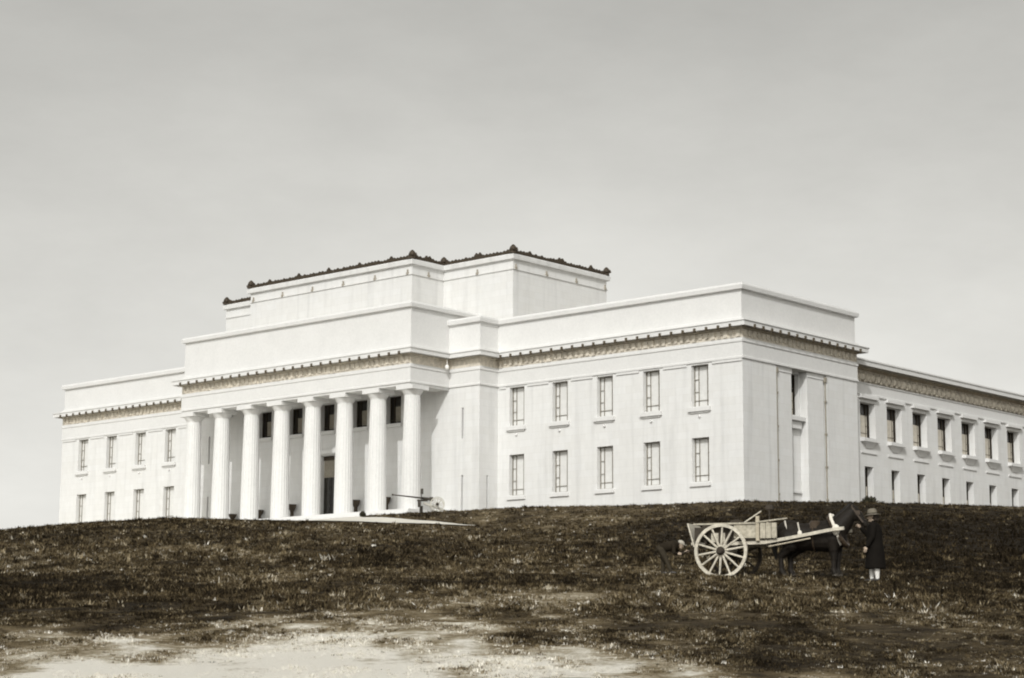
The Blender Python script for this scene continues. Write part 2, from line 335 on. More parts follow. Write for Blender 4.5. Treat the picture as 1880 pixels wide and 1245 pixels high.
# pale gravel forecourt in front of the portico, narrowing to a drive that runs down to the right
def forecourt():
    ts = np.linspace(-.33, -.018, 140); rows = 34; v = []; 
    for t in ts:
        c = np.interp(t, [-.33, -.2575, -.222, -.1753, -.1041, -.0603, -.0384, -.0205, -.018], [165, 165, 160, 155, 150, 146, 143, 140.3, 140])
        far = np.interp(t, [-.33, -.2, -.12, -.082, -.075, -.0603, -.0384, -.0205, -.018], [240, 216, 190, 178, 157, 151.5, 146.5, 141.2, 140.3])
        for r in range(rows):
            y = c + (far - c) * r / (rows - 1); v.append((t * y, y))
    v = np.array(v); z = height(v[:, 0], v[:, 1]) + bumps(v[:, 0], v[:, 1]) + .07
    i = np.arange(len(ts) - 1)[:, None] * rows + np.arange(rows - 1)[None]
    f = np.stack([i, i + rows, i + rows + 1, i + 1], -1).reshape(-1, 4)
    o = link('drive', numpy_mesh('drive', np.column_stack([v, z]), f, M['gravel'])); tag(o, kind='structure')
forecourt()

# rough turf: tufts of blades all over the slope
def tufts(n, y0, y1, hmin, hmax, nb, power):
    u = RNG.rand(n); Y = (y0**power + u * (y1**power - y0**power))**(1 / power); X = (RNG.rand(n) * 2 - 1) * (.285 * Y + 1.0) 
    keep = np.ones(n, bool)
    t = X / Y; c = np.interp(t, [-.33, -.2575, -.222, -.1753, -.1041, -.0603, -.0384, -.0205, -.018], [165, 165, 160, 155, 150, 146, 143, 140.3, 140])
    keep &= ~((t < -.018) & (Y > c - .4) & ~((t > -.082) & (Y > np.interp(t, [-.082, -.075, -.0603, -.0384, -.018], [178, 157, 151.5, 146.5, 140.3]) + .3)))
    ca, sa = math.cos(PSI), math.sin(PSI); dx, dy = X - 18.6505, Y - 158.909; lx = dx*ca - dy*sa; ly = dx*sa + dy*ca   # not inside the building
    keep &= ~((ly > -.15) & (lx < .15)); keep &= ~((ly > -2.6) & (lx < -26.4)); keep &= ~((ly > -11.3) & (lx < -28.9))
    X, Y = X[keep], Y[keep]; n = len(X)
    nz_ = np.clip((Y - 14) / 30, .55, 1)
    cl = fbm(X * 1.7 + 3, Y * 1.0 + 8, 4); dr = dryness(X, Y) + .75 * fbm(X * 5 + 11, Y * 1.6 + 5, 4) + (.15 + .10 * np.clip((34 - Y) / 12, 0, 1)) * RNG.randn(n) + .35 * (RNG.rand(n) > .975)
    hgt = (hmin + (hmax - hmin) * RNG.rand(n)**2) * np.clip(1 + 2.2 * cl, .35, 2) * np.clip(1.35 - .7 * dryness(X, Y), .66, 1)
    Z = height(X, Y) + bumps(X, Y) - .012
    ang = RNG.rand(n, nb) * 2 * np.pi; lean = (.25 + .75 * RNG.rand(n, nb)) * hgt[:, None]; wd = hgt[:, None] * (.10 + .12 * RNG.rand(n, nb)); hh = hgt[:, None] * (.55 + .45 * RNG.rand(n, nb))
    off = RNG.randn(n, nb, 2) * hgt[:, None, None] * .35
    bx, by = X[:, None] + off[..., 0], Y[:, None] + off[..., 1]; cx, sx = np.cos(ang), np.sin(ang); z = np.repeat(Z[:, None], nb, 1)
    p0 = np.stack([bx - sx * wd, by + cx * wd, z], -1); p1 = np.stack([bx + sx * wd, by - cx * wd, z], -1); p2 = np.stack([bx + cx * lean, by + sx * lean, z + hh], -1)
    v = np.stack([p0, p1, p2], 2).reshape(-1, 3); return v, np.repeat(dr, nb * 3)
parts = [tufts(300000, 12, 38, .016, .045, 4, 1.15), tufts(42000, 13, 42, .022, .06, 10, 1.4), tufts(95000, 30, 80, .035, .115, 4, 1.3), tufts(65000, 70, 180, .07, .19, 4, 1.4), tufts(9000, 34, 75, .04, .10, 10, 1.3), tufts(7000, 60, 178, .10, .24, 11, 1.3)]
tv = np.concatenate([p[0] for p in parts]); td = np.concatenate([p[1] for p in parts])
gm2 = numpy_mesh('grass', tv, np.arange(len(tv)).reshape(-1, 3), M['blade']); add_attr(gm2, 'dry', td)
tag(link('grass', gm2), 'rough brown tufted grass covering the whole slope', 'grass', kind='stuff')

# ------------------------------------------------------------------ the museum
ZB = 13.0
mus = thing('museum', 'huge white neoclassical museum with columned portico and stepped upper storey on the hilltop', 'museum', (18.65052, 158.90928, ZB), -PSI)
def mb(m_, name, mt, smooth=False, parent=None): return m_.build(name, M[mt], parent or mus, smooth, ZB)
XL, XLI, XRI, AX = -91.75, -65.52, -26.58, -46.05
YLK, YP, XP0, XP1 = -2.45, -7.45, -61.8, -30.3
front = lambda y: (lambda u, z, t: (u, y + t, z))
side = lambda x: (lambda u, z, t: (x - t, u, z))
RC = [-4.27 - 5.015 * k for k in range(5)]; LC = [2 * AX - c for c in RC]
UW, LW = (21.8, 25.25), (15.6, 19.22)
def wing(x0, x1, cs):
    h = []
    for c in cs: h += [(c - .87, c + .87, *UW), (c - .87, c + .87, *LW)]
    mb(MB().panel(front(0), x0, x1, 11, 25.42, h, .52), 'wall', 'stone')
wing(XRI, 0, RC); wing(XL, XLI, LC)
bw_c = [AX - .22 + 4.45 * k for k in range(-2, 3)]
holes = [(c - 1.0, c + 1.0, 22.75, 25.35) for c in bw_c] + [(AX - .98, AX + .98, 14.2, 20.4)]
slx = [-28.62, 2 * AX + 28.62]
for x in slx: holes += [(x - .11, x + .11, 20.75, 23.5), (x - .11, x + .11, 14.4, 17.45)]
mb(MB().panel(front(YLK), XLI, XRI, 11, 26.6, holes, .7), 'wall', 'stone')
mb(MB().panel(side(XRI), YLK, 0, 11, 25.42, [(-1.45, -1.23, 13.6, 17.4)], .7), 'wall', 'stone')
mb(MB().quad((XLI, YLK, 11), (XLI, 0, 11), (XLI, 0, 25.42), (XLI, YLK, 25.42)), 'wall', 'stone')
YE = 17.3
# side pavilion: two wide piers, two square columns and a deep niche between
pv = MB(); pv.panel(side(0), 0, 4.82, 11, 25.42, [], .5); pv.panel(side(0), 12.42, YE, 11, 25.42, [], .5)
pv.quad((0, 4.82, 11), (-.95, 4.82, 11), (-.95, 4.82, 25.42), (0, 4.82, 25.42)); pv.quad((0, 12.42, 11), (-.95, 12.42, 11), (-.95, 12.42, 25.42), (0, 12.42, 25.42))
pv.panel(side(-.95), 4.82, 12.42, 11, 25.42, [(7.4, 9.55, 21.7, 25.2)], .5)
pv.quad((0, YE, 11), (-1.5, YE, 11), (-1.5, YE, 25.42), (0, YE, 25.42)); pv.quad((0, 4.82, 25.4), (0, 12.42, 25.4), (-.95, 12.42, 25.4), (-.95, 4.82, 25.4))
mb(pv, 'wall', 'stone')
for a, b in ((5.1, 7.26), (9.66, 12.12)):
    m_ = MB().box(-.93, -.16, a, b, 11, 24.95); m_.box(-.94, -.10, a - .04, b + .04, 24.95, 25.38); mb(m_, 'pilaster', 'stone')
for y in (4.95, 12.27):
    m_ = MB().tube((-.06, y, 11), (-.06, y, 24.9), .065, n=8); m_.box(-.14, .06, y - .13, y + .13, 24.75, 25.2)
    for z in (14.6, 17.4, 20.2, 23.0): m_.box(-.13, .03, y - .1, y + .1, z, z + .18)
    mb(m_, 'downpipe', 'pipe')
m_ = MB().box(-.94, -.3, 7.35, 9.58, 21.15, 21.5); m_.box(-.94, -.55, 7.6, 9.3, 20.5, 21.14); mb(m_, 'sill', 'trim'); mb(MB().box(-.94, -.78, 7.35, 9.58, 15.1, 15.3), 'sill', 'trim')
# long side wing, set back a little
XS, YS1 = -1.5, 90.0
SC = [21.4 + 4.53 * k for k in range(15)]
h = []
for c in SC: h += [(c - 1.28, c + 1.28, 20.95, 24.1), (c - .72, c + .72, 14.4, 18.38)]
mb(MB().panel(side(XS), YE, YS1, 11, 24.75, h, .75), 'wall', 'stone')
mb(MB().quad((XL, 0, 11), (XL, 40, 11), (XL, 40, 25.42), (XL, 0, 25.42)).quad((XL, 40, 11), (-20, 40, 11), (-20, 40, 31), (XL, 40, 31)).quad((XS, YS1, 11), (-20, YS1, 11), (-20, YS1, 27.6), (XS, YS1, 27.6)).quad((-20, YS1, 11), (-20, 40, 11), (-20, 40, 27.6), (-20, YS1, 27.6)), 'wall', 'stone')
mus_path = [(XL, 40), (XL, 0), (XLI, 0), (XLI, YLK), (XP0, YLK), (XP0, YP), (XP1, YP), (XP1, YLK), (XRI, YLK), (XRI, 0), (0, 0), (0, YE), (-8, YE)]
mb(MB().sweep(mus_path, [(-.1, 25.36), (.11, 25.40), (.11, 25.56), (.05, 25.6), (.05, 26.72), (.12, 26.76), (.12, 26.92), (.04, 26.96), (.04, 27.1)]), 'architrave', 'trim')
mb(MB().sweep(mus_path, [(.03, 27.1), (.03, 27.8), (.16, 27.86), (.16, 28.0)]), 'frieze', 'carved')
rr = random.Random(8)
for i in range(len(mus_path) - 1):
    a, b = Vector(mus_path[i]), Vector(mus_path[i + 1]); d = b - a; L = d.length; d.normalize(); nn = Vector((d.y, -d.x)); tg = MB()
    if L > 8: tg.bar((*(a + d * .1 + nn * .07), 27.5), (*(b - d * .1 + nn * .07), 27.5), .06, .08)
    for k in range(int(L / .62) if L > 8 else 0):
        p = a + d * ((k + .5) * L / int(L / .62)); w_ = .13 + .08 * rr.random(); o1 = nn * .035; o2 = nn * .13; zb = 27.12 + .2 * rr.random()
        q = [p - d * w_ + o1, p + d * w_ + o1, p + d * w_ + o2, p - d * w_ + o2]
        tg.add([(*x, z) for z in (zb, 27.78) for x in q], [(0, 3, 2, 1), (4, 5, 6, 7), (0, 1, 5, 4), (1, 2, 6, 5), (2, 3, 7, 6), (3, 0, 4, 7)])
    if tg.f: mb(tg, 'frieze_relief', 'carved')
mb(MB().sweep(mus_path, [(.16, 28.0), (.2, 28.22), (.64, 28.24), (.68, 27.95), (.78, 27.95), (.78, 28.3), (.86, 28.34), (.86, 28.42), (.1, 28.54)]), 'cornice', 'trim')
# fillets on the ledge: raised over each window bay, lower on the piers between
for cs, x0, x1 in ((RC, XRI, 0), (LC, XL, XLI)):
    cs = sorted(cs); edges = [x0 + .2] + sum([[c - 1.3, c + 1.3] for c in cs], []) + [x1 - .02]
    for i in range(0, len(edges), 2): 
        if edges[i + 1] > edges[i]: mb(MB().box(edges[i], edges[i + 1], -.10, .05, 25.18, 25.358), 'pier_capital', 'trim')
# boss row under the cornice edge
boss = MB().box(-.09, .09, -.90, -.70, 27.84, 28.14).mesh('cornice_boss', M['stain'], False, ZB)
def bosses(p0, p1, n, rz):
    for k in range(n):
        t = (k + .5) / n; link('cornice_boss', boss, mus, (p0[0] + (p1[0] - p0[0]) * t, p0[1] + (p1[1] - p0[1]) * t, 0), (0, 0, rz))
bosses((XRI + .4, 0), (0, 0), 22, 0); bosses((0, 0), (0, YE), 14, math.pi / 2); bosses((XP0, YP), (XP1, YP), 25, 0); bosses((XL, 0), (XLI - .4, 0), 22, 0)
# attic storeys and copings
att = [(.16, 28.5), (.16, 28.74), (-.06, 28.8), (-.06, 31.05), (.2, 31.1), (.24, 31.42), (.16, 31.6), (-.7, 31.62), (-.7, 31.3)]
mb(MB().sweep([(XL, 40), (XL, 0), (XLI, 0), (XLI, YLK), (XP0 + .4, YLK)], att), 'parapet', 'trim')
mb(MB().sweep([(XP1 - .4, YLK), (XRI, YLK), (XRI, 0), (0, 0), (0, YE), (-12, YE)], att), 'parapet', 'trim')
mb(MB().sweep([(XP0, 9), (XP0, YP), (XP1, YP), (XP1, 9)], [(.12, 28.5), (.12, 28.74), (-.1, 28.8), (-.1, 32.15), (.16, 32.2), (.2, 32.5), (.1, 32.68), (-.8, 32.7)]), 'attic', 'trim')
rf = MB().box(XL + .5, -.5, .6, YE - .6, 31.1, 31.35); rf.box(XL + .5, -20.05, YE - .59, 39.9, 31.1, 31.35); rf.box(XLI + .5, XRI - .5, YLK + .6, .55, 31.1, 31.36); rf.box(XP0 + .5, XP1 - .5, YP + .6, 9, 32.4, 32.66); rf.box(-19.9, XS - .7, 40.05, YS1, 27.3, 27.7)
mb(rf, 'roof', 'roof')
# stepped top storey with bronze cresting
X2, Y2, X1T, Y1T, YB = -26.1, 1.39, -34.8, -2.85, 14.9
xm = lambda x: 2 * AX - x
top = [(xm(X2), YB), (xm(X2), Y2), (xm(X1T), Y2), (xm(X1T), Y1T), (X1T, Y1T), (X1T, Y2), (X2, Y2), (X2, YB)]
mb(MB().sweep(top, [(0, 31.2), (0, 36.36), (.1, 36.39), (.1, 36.5), (0, 36.53), (0, 37.28), (.26, 37.34), (.3, 37.72), (.12, 37.84), (-1.2, 37.86)], closed=True), 'top_storey', 'stone')
mb(MB().box(xm(X2) + .8, X2 - .8, Y2 + .8, YB - .8, 37.5, 37.82).box(xm(X1T) + .8, X1T - .8, Y1T + .8, Y2 + .75, 37.5, 37.83), 'roof', 'roof')
cr = MB(); knobs = []; acro = []
rr = random.Random(3)
for i in range(len(top)):
    a, b = Vector(top[i]), Vector(top[(i + 1) % len(top)]); d = (b - a); L = d.length; d.normalize(); nrm = Vector((d.y, -d.x))
    acro.append(a)
    n = int(L / .42); mid = 4.3
    for k in range(n):
        p = a + d * ((k + .5) * L / n); w = L / n * .98; hgt = .40 + .12 * rr.random()
        dist = abs(((k + .5) * L / n - L / 2 + mid / 2) % mid - mid / 2)
        if dist < .22: hgt += .22
        o = nrm * .10
        q = [p - d * w / 2 + o, p + d * w / 2 + o, p + d * w / 2 - nrm * .16, p - d * w / 2 - nrm * .16]
        s_ = rr.uniform(.08, .16)
        base = [(*x, 37.80) for x in q]; shd = [(*x, 37.80 + hgt * .62) for x in q]; tip = [(*(p + o * .5), 37.8 + hgt), (*(p - nrm * .14), 37.8 + hgt)]
        cr.add(base + shd + tip, [(0, 1, 5, 4), (1, 2, 6, 5), (2, 3, 7, 6), (3, 0, 4, 7), (4, 5, 8), (6, 7, 9), (5, 6, 9, 8), (7, 4, 8, 9), (0, 3, 2, 1)])
    m = int(L / mid)
    for k in range(m + 1):
        p = a + d * (L / 2 + (k - m / 2) * mid)
        if 0.3 < (p - a).length < L - .3: knobs.append((p + nrm * .06, math.atan2(d.y, d.x)))
mb(cr, 'cresting', 'bronze')
kn_m = M['boss'] = mat('grey_stone', (.33, .30, .25), .9, .2)
kn = MB().box(-.13, .13, -.10, .06, 36.42, 36.62).box(-.05, .05, -.08, .04, 36.62, 36.9).mesh('string_boss', kn_m, False, ZB)
for p, rz in knobs: link('string_boss', kn, mus, (p.x, p.y, 0), (0, 0, rz))
ac = MB().loft([((0, 0, 37.85), .3, .3), ((0, 0, 38.05), .26, .26), ((0, 0, 38.25), .36, .36), ((0, 0, 38.5), .26, .26), ((0, 0, 38.68), .08, .08)], 8)
ac.bar((-.3, .3, 38.0), (.3, -.3, 38.3), .12, .3); ac.bar((-.3, -.3, 38.0), (.3, .3, 38.3), .12, .3)
acm = ac.mesh('acroterion', M['bronze'], False, ZB)
for p in acro: link('acroterion', acm, mus, (p.x, p.y, 0))
# entablature beams and ceiling of the portico
bm_ = MB().box(XP0 + .01, XP1 - .01, YP + .01, YP + 1.85, 25.2, 27.9); bm_.box(XP0 + .01, XP0 + 1.85, YP + 1.85, YLK - .01, 25.2, 27.9); bm_.box(XP1 - 1.85, XP1 - .01, YP + 1.85, YLK - .01, 25.2, 27.9)
bm_.box(XP0 + 1.86, XP1 - 1.86, YP + 1.86, YLK + .02, 26.5, 27.9)
mb(bm_, 'entablature', 'stone')
# columns
def column(x, y):
    s_ = MB(); pr = [(.87, 14.2), (.865, 15.5), (.835, 18), (.795, 20.5), (.745, 23), (.715, 24.4)]; n = 60; vv = []
    for r_, z in pr:
        for i in range(n):
            a_ = 2 * math.pi * i / n; q = r_ * (1.0, .962, .962)[i % 3]; vv.append((x + q * math.cos(a_), y + q * math.sin(a_), z))
    s_.add(vv, [(k * n + i, k * n + (i + 1) % n, (k + 1) * n + (i + 1) % n, (k + 1) * n + i) for k in range(len(pr) - 1) for i in range(n)])
    o = mb(s_, 'column', 'trim')
    c = MB().lathe([(.725, 24.38), (.75, 24.46), (.88, 24.62), (.98, 24.83)], (x, y, 0), 28); c.box(x - 1.03, x + 1.03, y - 1.03, y + 1.03, 24.84, 25.19)
    c.build('capital', M['trim'], o, True, ZB)
for k in range(8): column(AX + (k - 3.5) * 4.3, -6.45)
st = MB().box(XP0 - .6, XP1 + .6, -8.1, YLK - .01, 11, 14.2); mb(st, 'stylobate', 'trim')
for k in range(5): mb(MB().box(XP0 - .6 - .35 * (k + 1), XP1 + .6 + .35 * (k + 1), -8.1 - .42 * (k + 1), -8.1 - .42 * k - .003, 11, 14.0 - .2 * k), 'step', 'trim')
# side wing entablature
sp = [(XS, YE + .0), (XS, YS1)]
mb(MB().sweep(sp, [(-.05, 24.68), (.12, 24.72), (.12, 24.86), (.05, 24.9), (.05, 25.72), (.13, 25.75), (.13, 25.86)]), 'architrave', 'trim')
mb(MB().sweep(sp, [(-.12, 25.86), (-.12, 27.0), (.16, 27.06), (.16, 27.2)]), 'frieze', 'carved')
fz = MB(); rr = random.Random(5)
for k in range(80):
    y = YE + .55 + k * .9
    if y > YS1 - 1: break
    fz.ell((XS + .03, y, 26.33 + .05 * rr.random()), (.22, .27 + .05 * rr.random(), .34 + .05 * rr.random()), 9, 6)
    fz.ell((XS + .03, y + .45, 26.02), (.15, .2, .13), 8, 5); fz.box(XS, XS + .12, y + .4, y + .5, 26.1, 26.9)
mb(fz, 'frieze_relief', 'carved')
mb(MB().sweep(sp, [(.16, 27.2), (.2, 27.42), (.94, 27.44), (.98, 27.15), (1.08, 27.15), (1.08, 27.52), (1.16, 27.56), (1.16, 27.66), (.0, 27.8), (-.1, 27.8), (-.1, 28.1), (-.7, 28.12)]), 'cornice', 'trim')
for c in SC:
    mb(MB().box(XS - .05, XS + .3, c - 1.5, c + 1.5, 24.42, 24.675), 'lintel', 'trim')
    b_ = MB().box(XS - .6, XS + .42, c - 1.3, c + 1.3, 20.55, 20.85)
    b_.add([(XS - .02, c - 1.05, 20.54), (XS + .36, c - 1.05, 20.54), (XS + .36, c + 1.05, 20.54), (XS - .02, c + 1.05, 20.54), (XS - .02, c - .45, 20.0), (XS + .08, c - .45, 20.0), (XS + .08, c + .45, 20.0), (XS - .02, c + .45, 20.0)],
           [(0, 1, 2, 3), (7, 6, 5, 4), (0, 4, 5, 1), (1, 5, 6, 2), (2, 6, 7, 3), (3, 7, 4, 0)])
    mb(b_, 'sill', 'trim')
    mb(MB().box(XS - .02, XS + .10, c - 1.3, c + 1.3, 19.52, 19.66), 'string_course', 'trim')
# windows
def win_meshes(w, h, d, sillw=None, left_small=True):
    fr = MB(); t = .045
    def bx(x0, x1, z0, z1, th=t): fr.box(x0, x1, d - .10, d - .02, z0, z1)
    bx(-w/2, -w/2 + .06, 0, h); bx(w/2 - .06, w/2, 0, h); bx(-w/2 + .06, w/2 - .06, h - .07, h); bx(-w/2 + .06, w/2 - .06, 0, .07)
    for f in (-.24, .26): bx(w*f - .02, w*f + .02, .07, h - .07)
    for zz in (.15,): bx(-w/2 + .06, w*-.24 - .03, h*zz, h*zz + .036); bx(w*-.24 + .03, w*.26 - .03, h*zz, h*zz + .036); bx(w*.26 + .03, w/2 - .06, h*zz, h*zz + .036)
    if left_small:
        for zz in (.36, .66): bx(-w/2 + .06, w*-.24 - .03, h*zz, h*zz + .034); bx(w*.26 + .03, w/2 - .06, h*zz, h*zz + .034)
    pn = MB().quad((-w/2, d - .015, 0), (w/2, d - .015, 0), (w/2, d - .015, h), (-w/2, d - .015, h))
    return fr, pn
def put_windows(spots, w, h, d, pane, rz, sill=None, blind=None, fmat='frame'):
    bm_ = MB().box(blind[0], blind[1], d - .065, d - .03, blind[2], blind[3]).mesh('blind', M['shade']) if blind else None
    fr, pn = win_meshes(w, h, d); fm = fr.mesh('window', M[fmat]); pm = pn.mesh('pane', M[pane]); sm = sill.mesh('sill', M['trim']) if sill else None
    for x, y, z in spots:
        o = link('window', fm, mus, (x, y, z - ZB), (0, 0, rz)); link('pane', pm, o)
        if sm: link('sill', sm, o)
        if bm_: link('blind', bm_, o)
sl1 = MB().box(-1.12, 1.12, -.24, .58, -.42, -.08); sl1.box(-.95, .95, -.12, .3, -.55, -.425); sl1.ell((0, -.05, -.85), (.11, .14, .13), 10, 6)
sl2 = MB().box(-1.05, 1.05, -.16, .58, -.38, -.08)
put_windows([(c, 0, UW[0]) for c in RC + LC], 1.74, UW[1] - UW[0], .52, 'blind', 0, sl1)
put_windows([(c, 0, LW[0]) for c in RC + LC], 1.74, LW[1] - LW[0], .52, 'blind', 0, sl2)
M['shade'] = mat('shaded_blind', (.50, .46, .39), .7, .15, 1, 4)  # pale panel on dark glass paints sun and shadow on side panes
put_windows([(XS, c, 20.95) for c in SC], 2.56, 3.15, .75, 'glass', math.pi / 2, None, (-.62, .9, .1, 2.1), 'bronze')
put_windows([(XS, c, 14.4) for c in SC], 1.44, 3.98, .72, 'glass', math.pi / 2, None, (-.5, .66, .1, 2.3), 'bronze')
put_windows([(-.95, 8.475, 21.7)], 2.14, 3.5, .5, 'glass', math.pi / 2, None, (-.55, .8, .1, 2.0), 'bronze')
fr, pn = win_meshes(2.0, 2.6, .7, left_small=False); fm = fr.mesh('window', M['bronze']); pm = pn.mesh('pane', M['glass'])
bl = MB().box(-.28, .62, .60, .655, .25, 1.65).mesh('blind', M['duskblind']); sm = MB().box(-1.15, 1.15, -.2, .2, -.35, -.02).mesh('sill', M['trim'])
for x in bw_c:
    o = link('window', fm, mus, (x, YLK, 22.75 - ZB)); link('pane', pm, o); link('blind', bl, o); link('sill', sm, o)
sp_ = MB().quad((-.11, .69, 0), (.11, .69, 0), (.11, .69, 3.6), (-.11, .69, 3.6)).mesh('slit_window', M['glass'])
spots = [(x, YLK, z, 0) for x in slx for z in (20.75, 14.4)] + [(XRI, -1.34, 13.6, math.pi / 2)]
for x, y, z, rz in spots: link('slit_window', sp_, mus, (x, y, z - ZB), (0, 0, rz))
dr_ = MB().box(AX - .98, AX + .98, YLK + .5, YLK + .6, 14.2, 18.35)
dr_.box(AX - .04, AX + .04, YLK + .44, YLK + .499, 14.2, 18.35)
for sx in (-1, 1):
    for z in (14.5, 15.8, 17.1): dr_.box(AX + sx * .5 - .32, AX + sx * .5 + .32, YLK + .46, YLK + .499, z, z + 1.05)
do = mb(dr_, 'door', 'glass')
MB().box(AX - .98, AX + .98, YLK + .48, YLK + .58, 18.37, 20.0).build('transom_panel', M['duskblind'], do, False, ZB)
MB().box(AX - .98, AX + .98, YLK + .4, YLK + .62, 20.0, 20.39).build('door_head', M['bronze'], do, False, ZB)
MB().box(AX - 1.35, AX + 1.35, YLK - .22, YLK + .05, 20.55, 20.95).build('hood', M['trim'], do, False, ZB)
MB().ell((XP1 + .55, YLK - .9, 27.15), (.2, .2, .24), 14, 9).tube((XP1 + .55, YLK - .9, 27.4), (XP1 + .55, YLK - .9, 28.02), .04).build('lamp', M['globe'], mus, True, ZB)

def local(x, y):                                             # museum axes -> world
    return (18.65052 + x * math.cos(PSI) + y * math.sin(PSI), 158.90928 - x * math.sin(PSI) + y * math.cos(PSI))
def H(x, y): return float(height([x], [y])[0] + bumps(np.array([x]), np.array([y]))[0])
# dark tub stands along the portico's back wall
ord_ = ['second and third', 'third and fourth', 'fourth and fifth', 'sixth and seventh', 'seventh and eighth']
for i, (x, h_) in enumerate([(-59.0, 1.25), (-55.05, 1.45), (-50.35, 1.75), (-41.6, 1.7), (-37.6, 1.75)]):
    wx, wy = local(x, -2.95)
    t = thing('planter', 'dark tub on a stand, between the %s columns from the left' % ord_[i], 'planter', (wx, wy, 14.2), -PSI, 'dark tubs standing inside the portico')
    MB().lathe([(.30, 0), (.30, .08), (.2, .12), (.18, h_ * .6), (.24, h_ * .66)], (0, 0, 0), 14).build('stand', M['bronze'], t, True)
    MB().lathe([(.24, h_ * .661), (.36, h_ * .8), (.42, h_), (.36, h_), (.3, h_ * .9)], (0, 0, 0), 14).build('bowl', M['bronze'], t, True)

# ------------------------------------------------------------------ field gun before the right end of the portico
def P(px, d): return (px - 940) / FPX * d * 1.0
gx, gy = -7.62, 168.5
gz = H(gx, gy)
gun = thing('field_gun', 'long barrelled field gun with dark shield and pale spoked wheels beside the portico', 'cannon', (gx, gy, gz), R(4))
b_ = MB(); b_.tube((.0, 0, 1.28), (-2.35, 0, 1.52), .075, .045, 12); b_.tube((-2.35, 0, 1.52), (-2.5, 0, 1.535), .07, .07, 12); b_.tube((.75, 0, 1.2), (.0, 0, 1.28), .13, .10, 12); b_.box(.7, 1.0, -.15, .15, 1.04, 1.36)
b_.build('barrel', M['gunmetal'], gun, True)
MB().box(-.35, .55, -.13, .13, 1.0, 1.14).box(-.3, -.1, -.1, .1, .5, 1.0).build('cradle', M['gunmetal'], gun)
s_ = MB().add([(-.12, -.75, .35), (-.06, -.75, .35), (-.06, .75, .35), (-.12, .75, .35), (-.02, -.75, 1.62), (.04, -.75, 1.62), (.04, .75, 1.62), (-.02, .75, 1.62)], [(0, 1, 2, 3), (4, 5, 6, 7), (0, 1, 5, 4), (1, 2, 6, 5), (2, 3, 7, 6), (3, 0, 4, 7)])
s_.box(-.14, .14, -.16, .16, .0, .6); s_.box(-.06, .16, -.3, .3, 1.63, 2.05); s_.build('shield', M['gunmetal'], gun)
tr = MB().bar((.2, -.2, .85), (2.3, -.08, .12), .09, .16).bar((.2, .2, .85), (2.3, .08, .12), .09, .16).box(2.2, 2.5, -.16, .16, .02, .2); tr.tube((1.35, -.8, .72), (1.35, .8, .72), .05)
tr.build('trail', M['gunpaint'], gun)
def spoked(r, w, n, hubr, rimt, spr):
    rim = MB(); N_ = 40
    for i in range(N_):
        a, b = 2 * math.pi * i / N_, 2 * math.pi * (i + 1) / N_
        q = []
        for t_ in (a, b):
            for rad in (r - rimt, r):
                for yy in (-w / 2, w / 2): q.append((rad * math.cos(t_), yy, rad * math.sin(t_)))
        rim.add(q, [(0, 1, 5, 4), (2, 6, 7, 3), (0, 4, 6, 2), (1, 3, 7, 5)])
    sp2 = MB()
    for i in range(n):
        a = 2 * math.pi * (i + .35) / n; sp2.tube((hubr * .8 * math.cos(a), 0, hubr * .8 * math.sin(a)), ((r - rimt * .8) * math.cos(a), 0, (r - rimt * .8) * math.sin(a)), spr * 1.15, spr * .85, 7)
    hub = MB().lathe([(hubr * .55, -w * 1.9), (hubr * .75, -w * 1.5), (hubr, -w * .6), (hubr, w * .6), (hubr * .7, w * 1.2)], (0, 0, 0), 16, 'y')
    return rim, sp2, hub
rim, sp2, hub = spoked(.62, .09, 10, .13, .08, .03)
wm, sm_, hm = rim.mesh('wheel', M['gunpaint']), sp2.mesh('spokes', M['gunpaint'], True), hub.mesh('hub', M['gunmetal'], True)
for yy in (-.75, .75):
    o = link('wheel', wm, gun, (1.35, yy, .72)); link('spokes', sm_, o); link('hub', hm, o)

# shrubs against the museum
def shrub(x, y, r, hgt, label, n=900):
    z = H(x, y); t = thing('shrub', label, 'shrub', (x, y, z)); st_ = MB()
    for k in range(5):
        a = k * 1.3; st_.tube((0, 0, -.1), (math.cos(a) * r * .4, math.sin(a) * r * .4, hgt * .6), .04, .015, 6)
    st_.build('stem', M['earth'], t)
    lf = MB(); g = random.Random(int(x * 10))
    for k in range(n):
        u = Vector((g.gauss(0, 1), g.gauss(0, 1), g.gauss(0, 1))).normalized() * (g.random() ** .45) * (1 + .25 * math.sin(5 * g.random()))
        c = Vector((u.x * r * (1.15 - .5 * (u.z + 1) / 2), u.y * r * (1.15 - .5 * (u.z + 1) / 2), hgt * (.48 + .5 * u.z)))
        a = Vector((g.gauss(0, 1), g.gauss(0, 1), g.gauss(0, 1))).normalized(); b = a.orthogonal().normalized(); s2 = .07 + .1 * g.random()
        lf.quad(c - a * s2, c - b * s2 * .5, c + a * s2, c + b * s2 * .5)
    lf.build('foliage', M['leaf'], t)
sx, sy = local(-.4, 21.2)
shrub(29.75, 165.0, .75, .85, 'dark shrub at the foot of the first bay of the side wing, behind the horse')
shrub(P(668, 160), 160, .22, .5, 'small round bush beside the drive in front of the portico', 260)

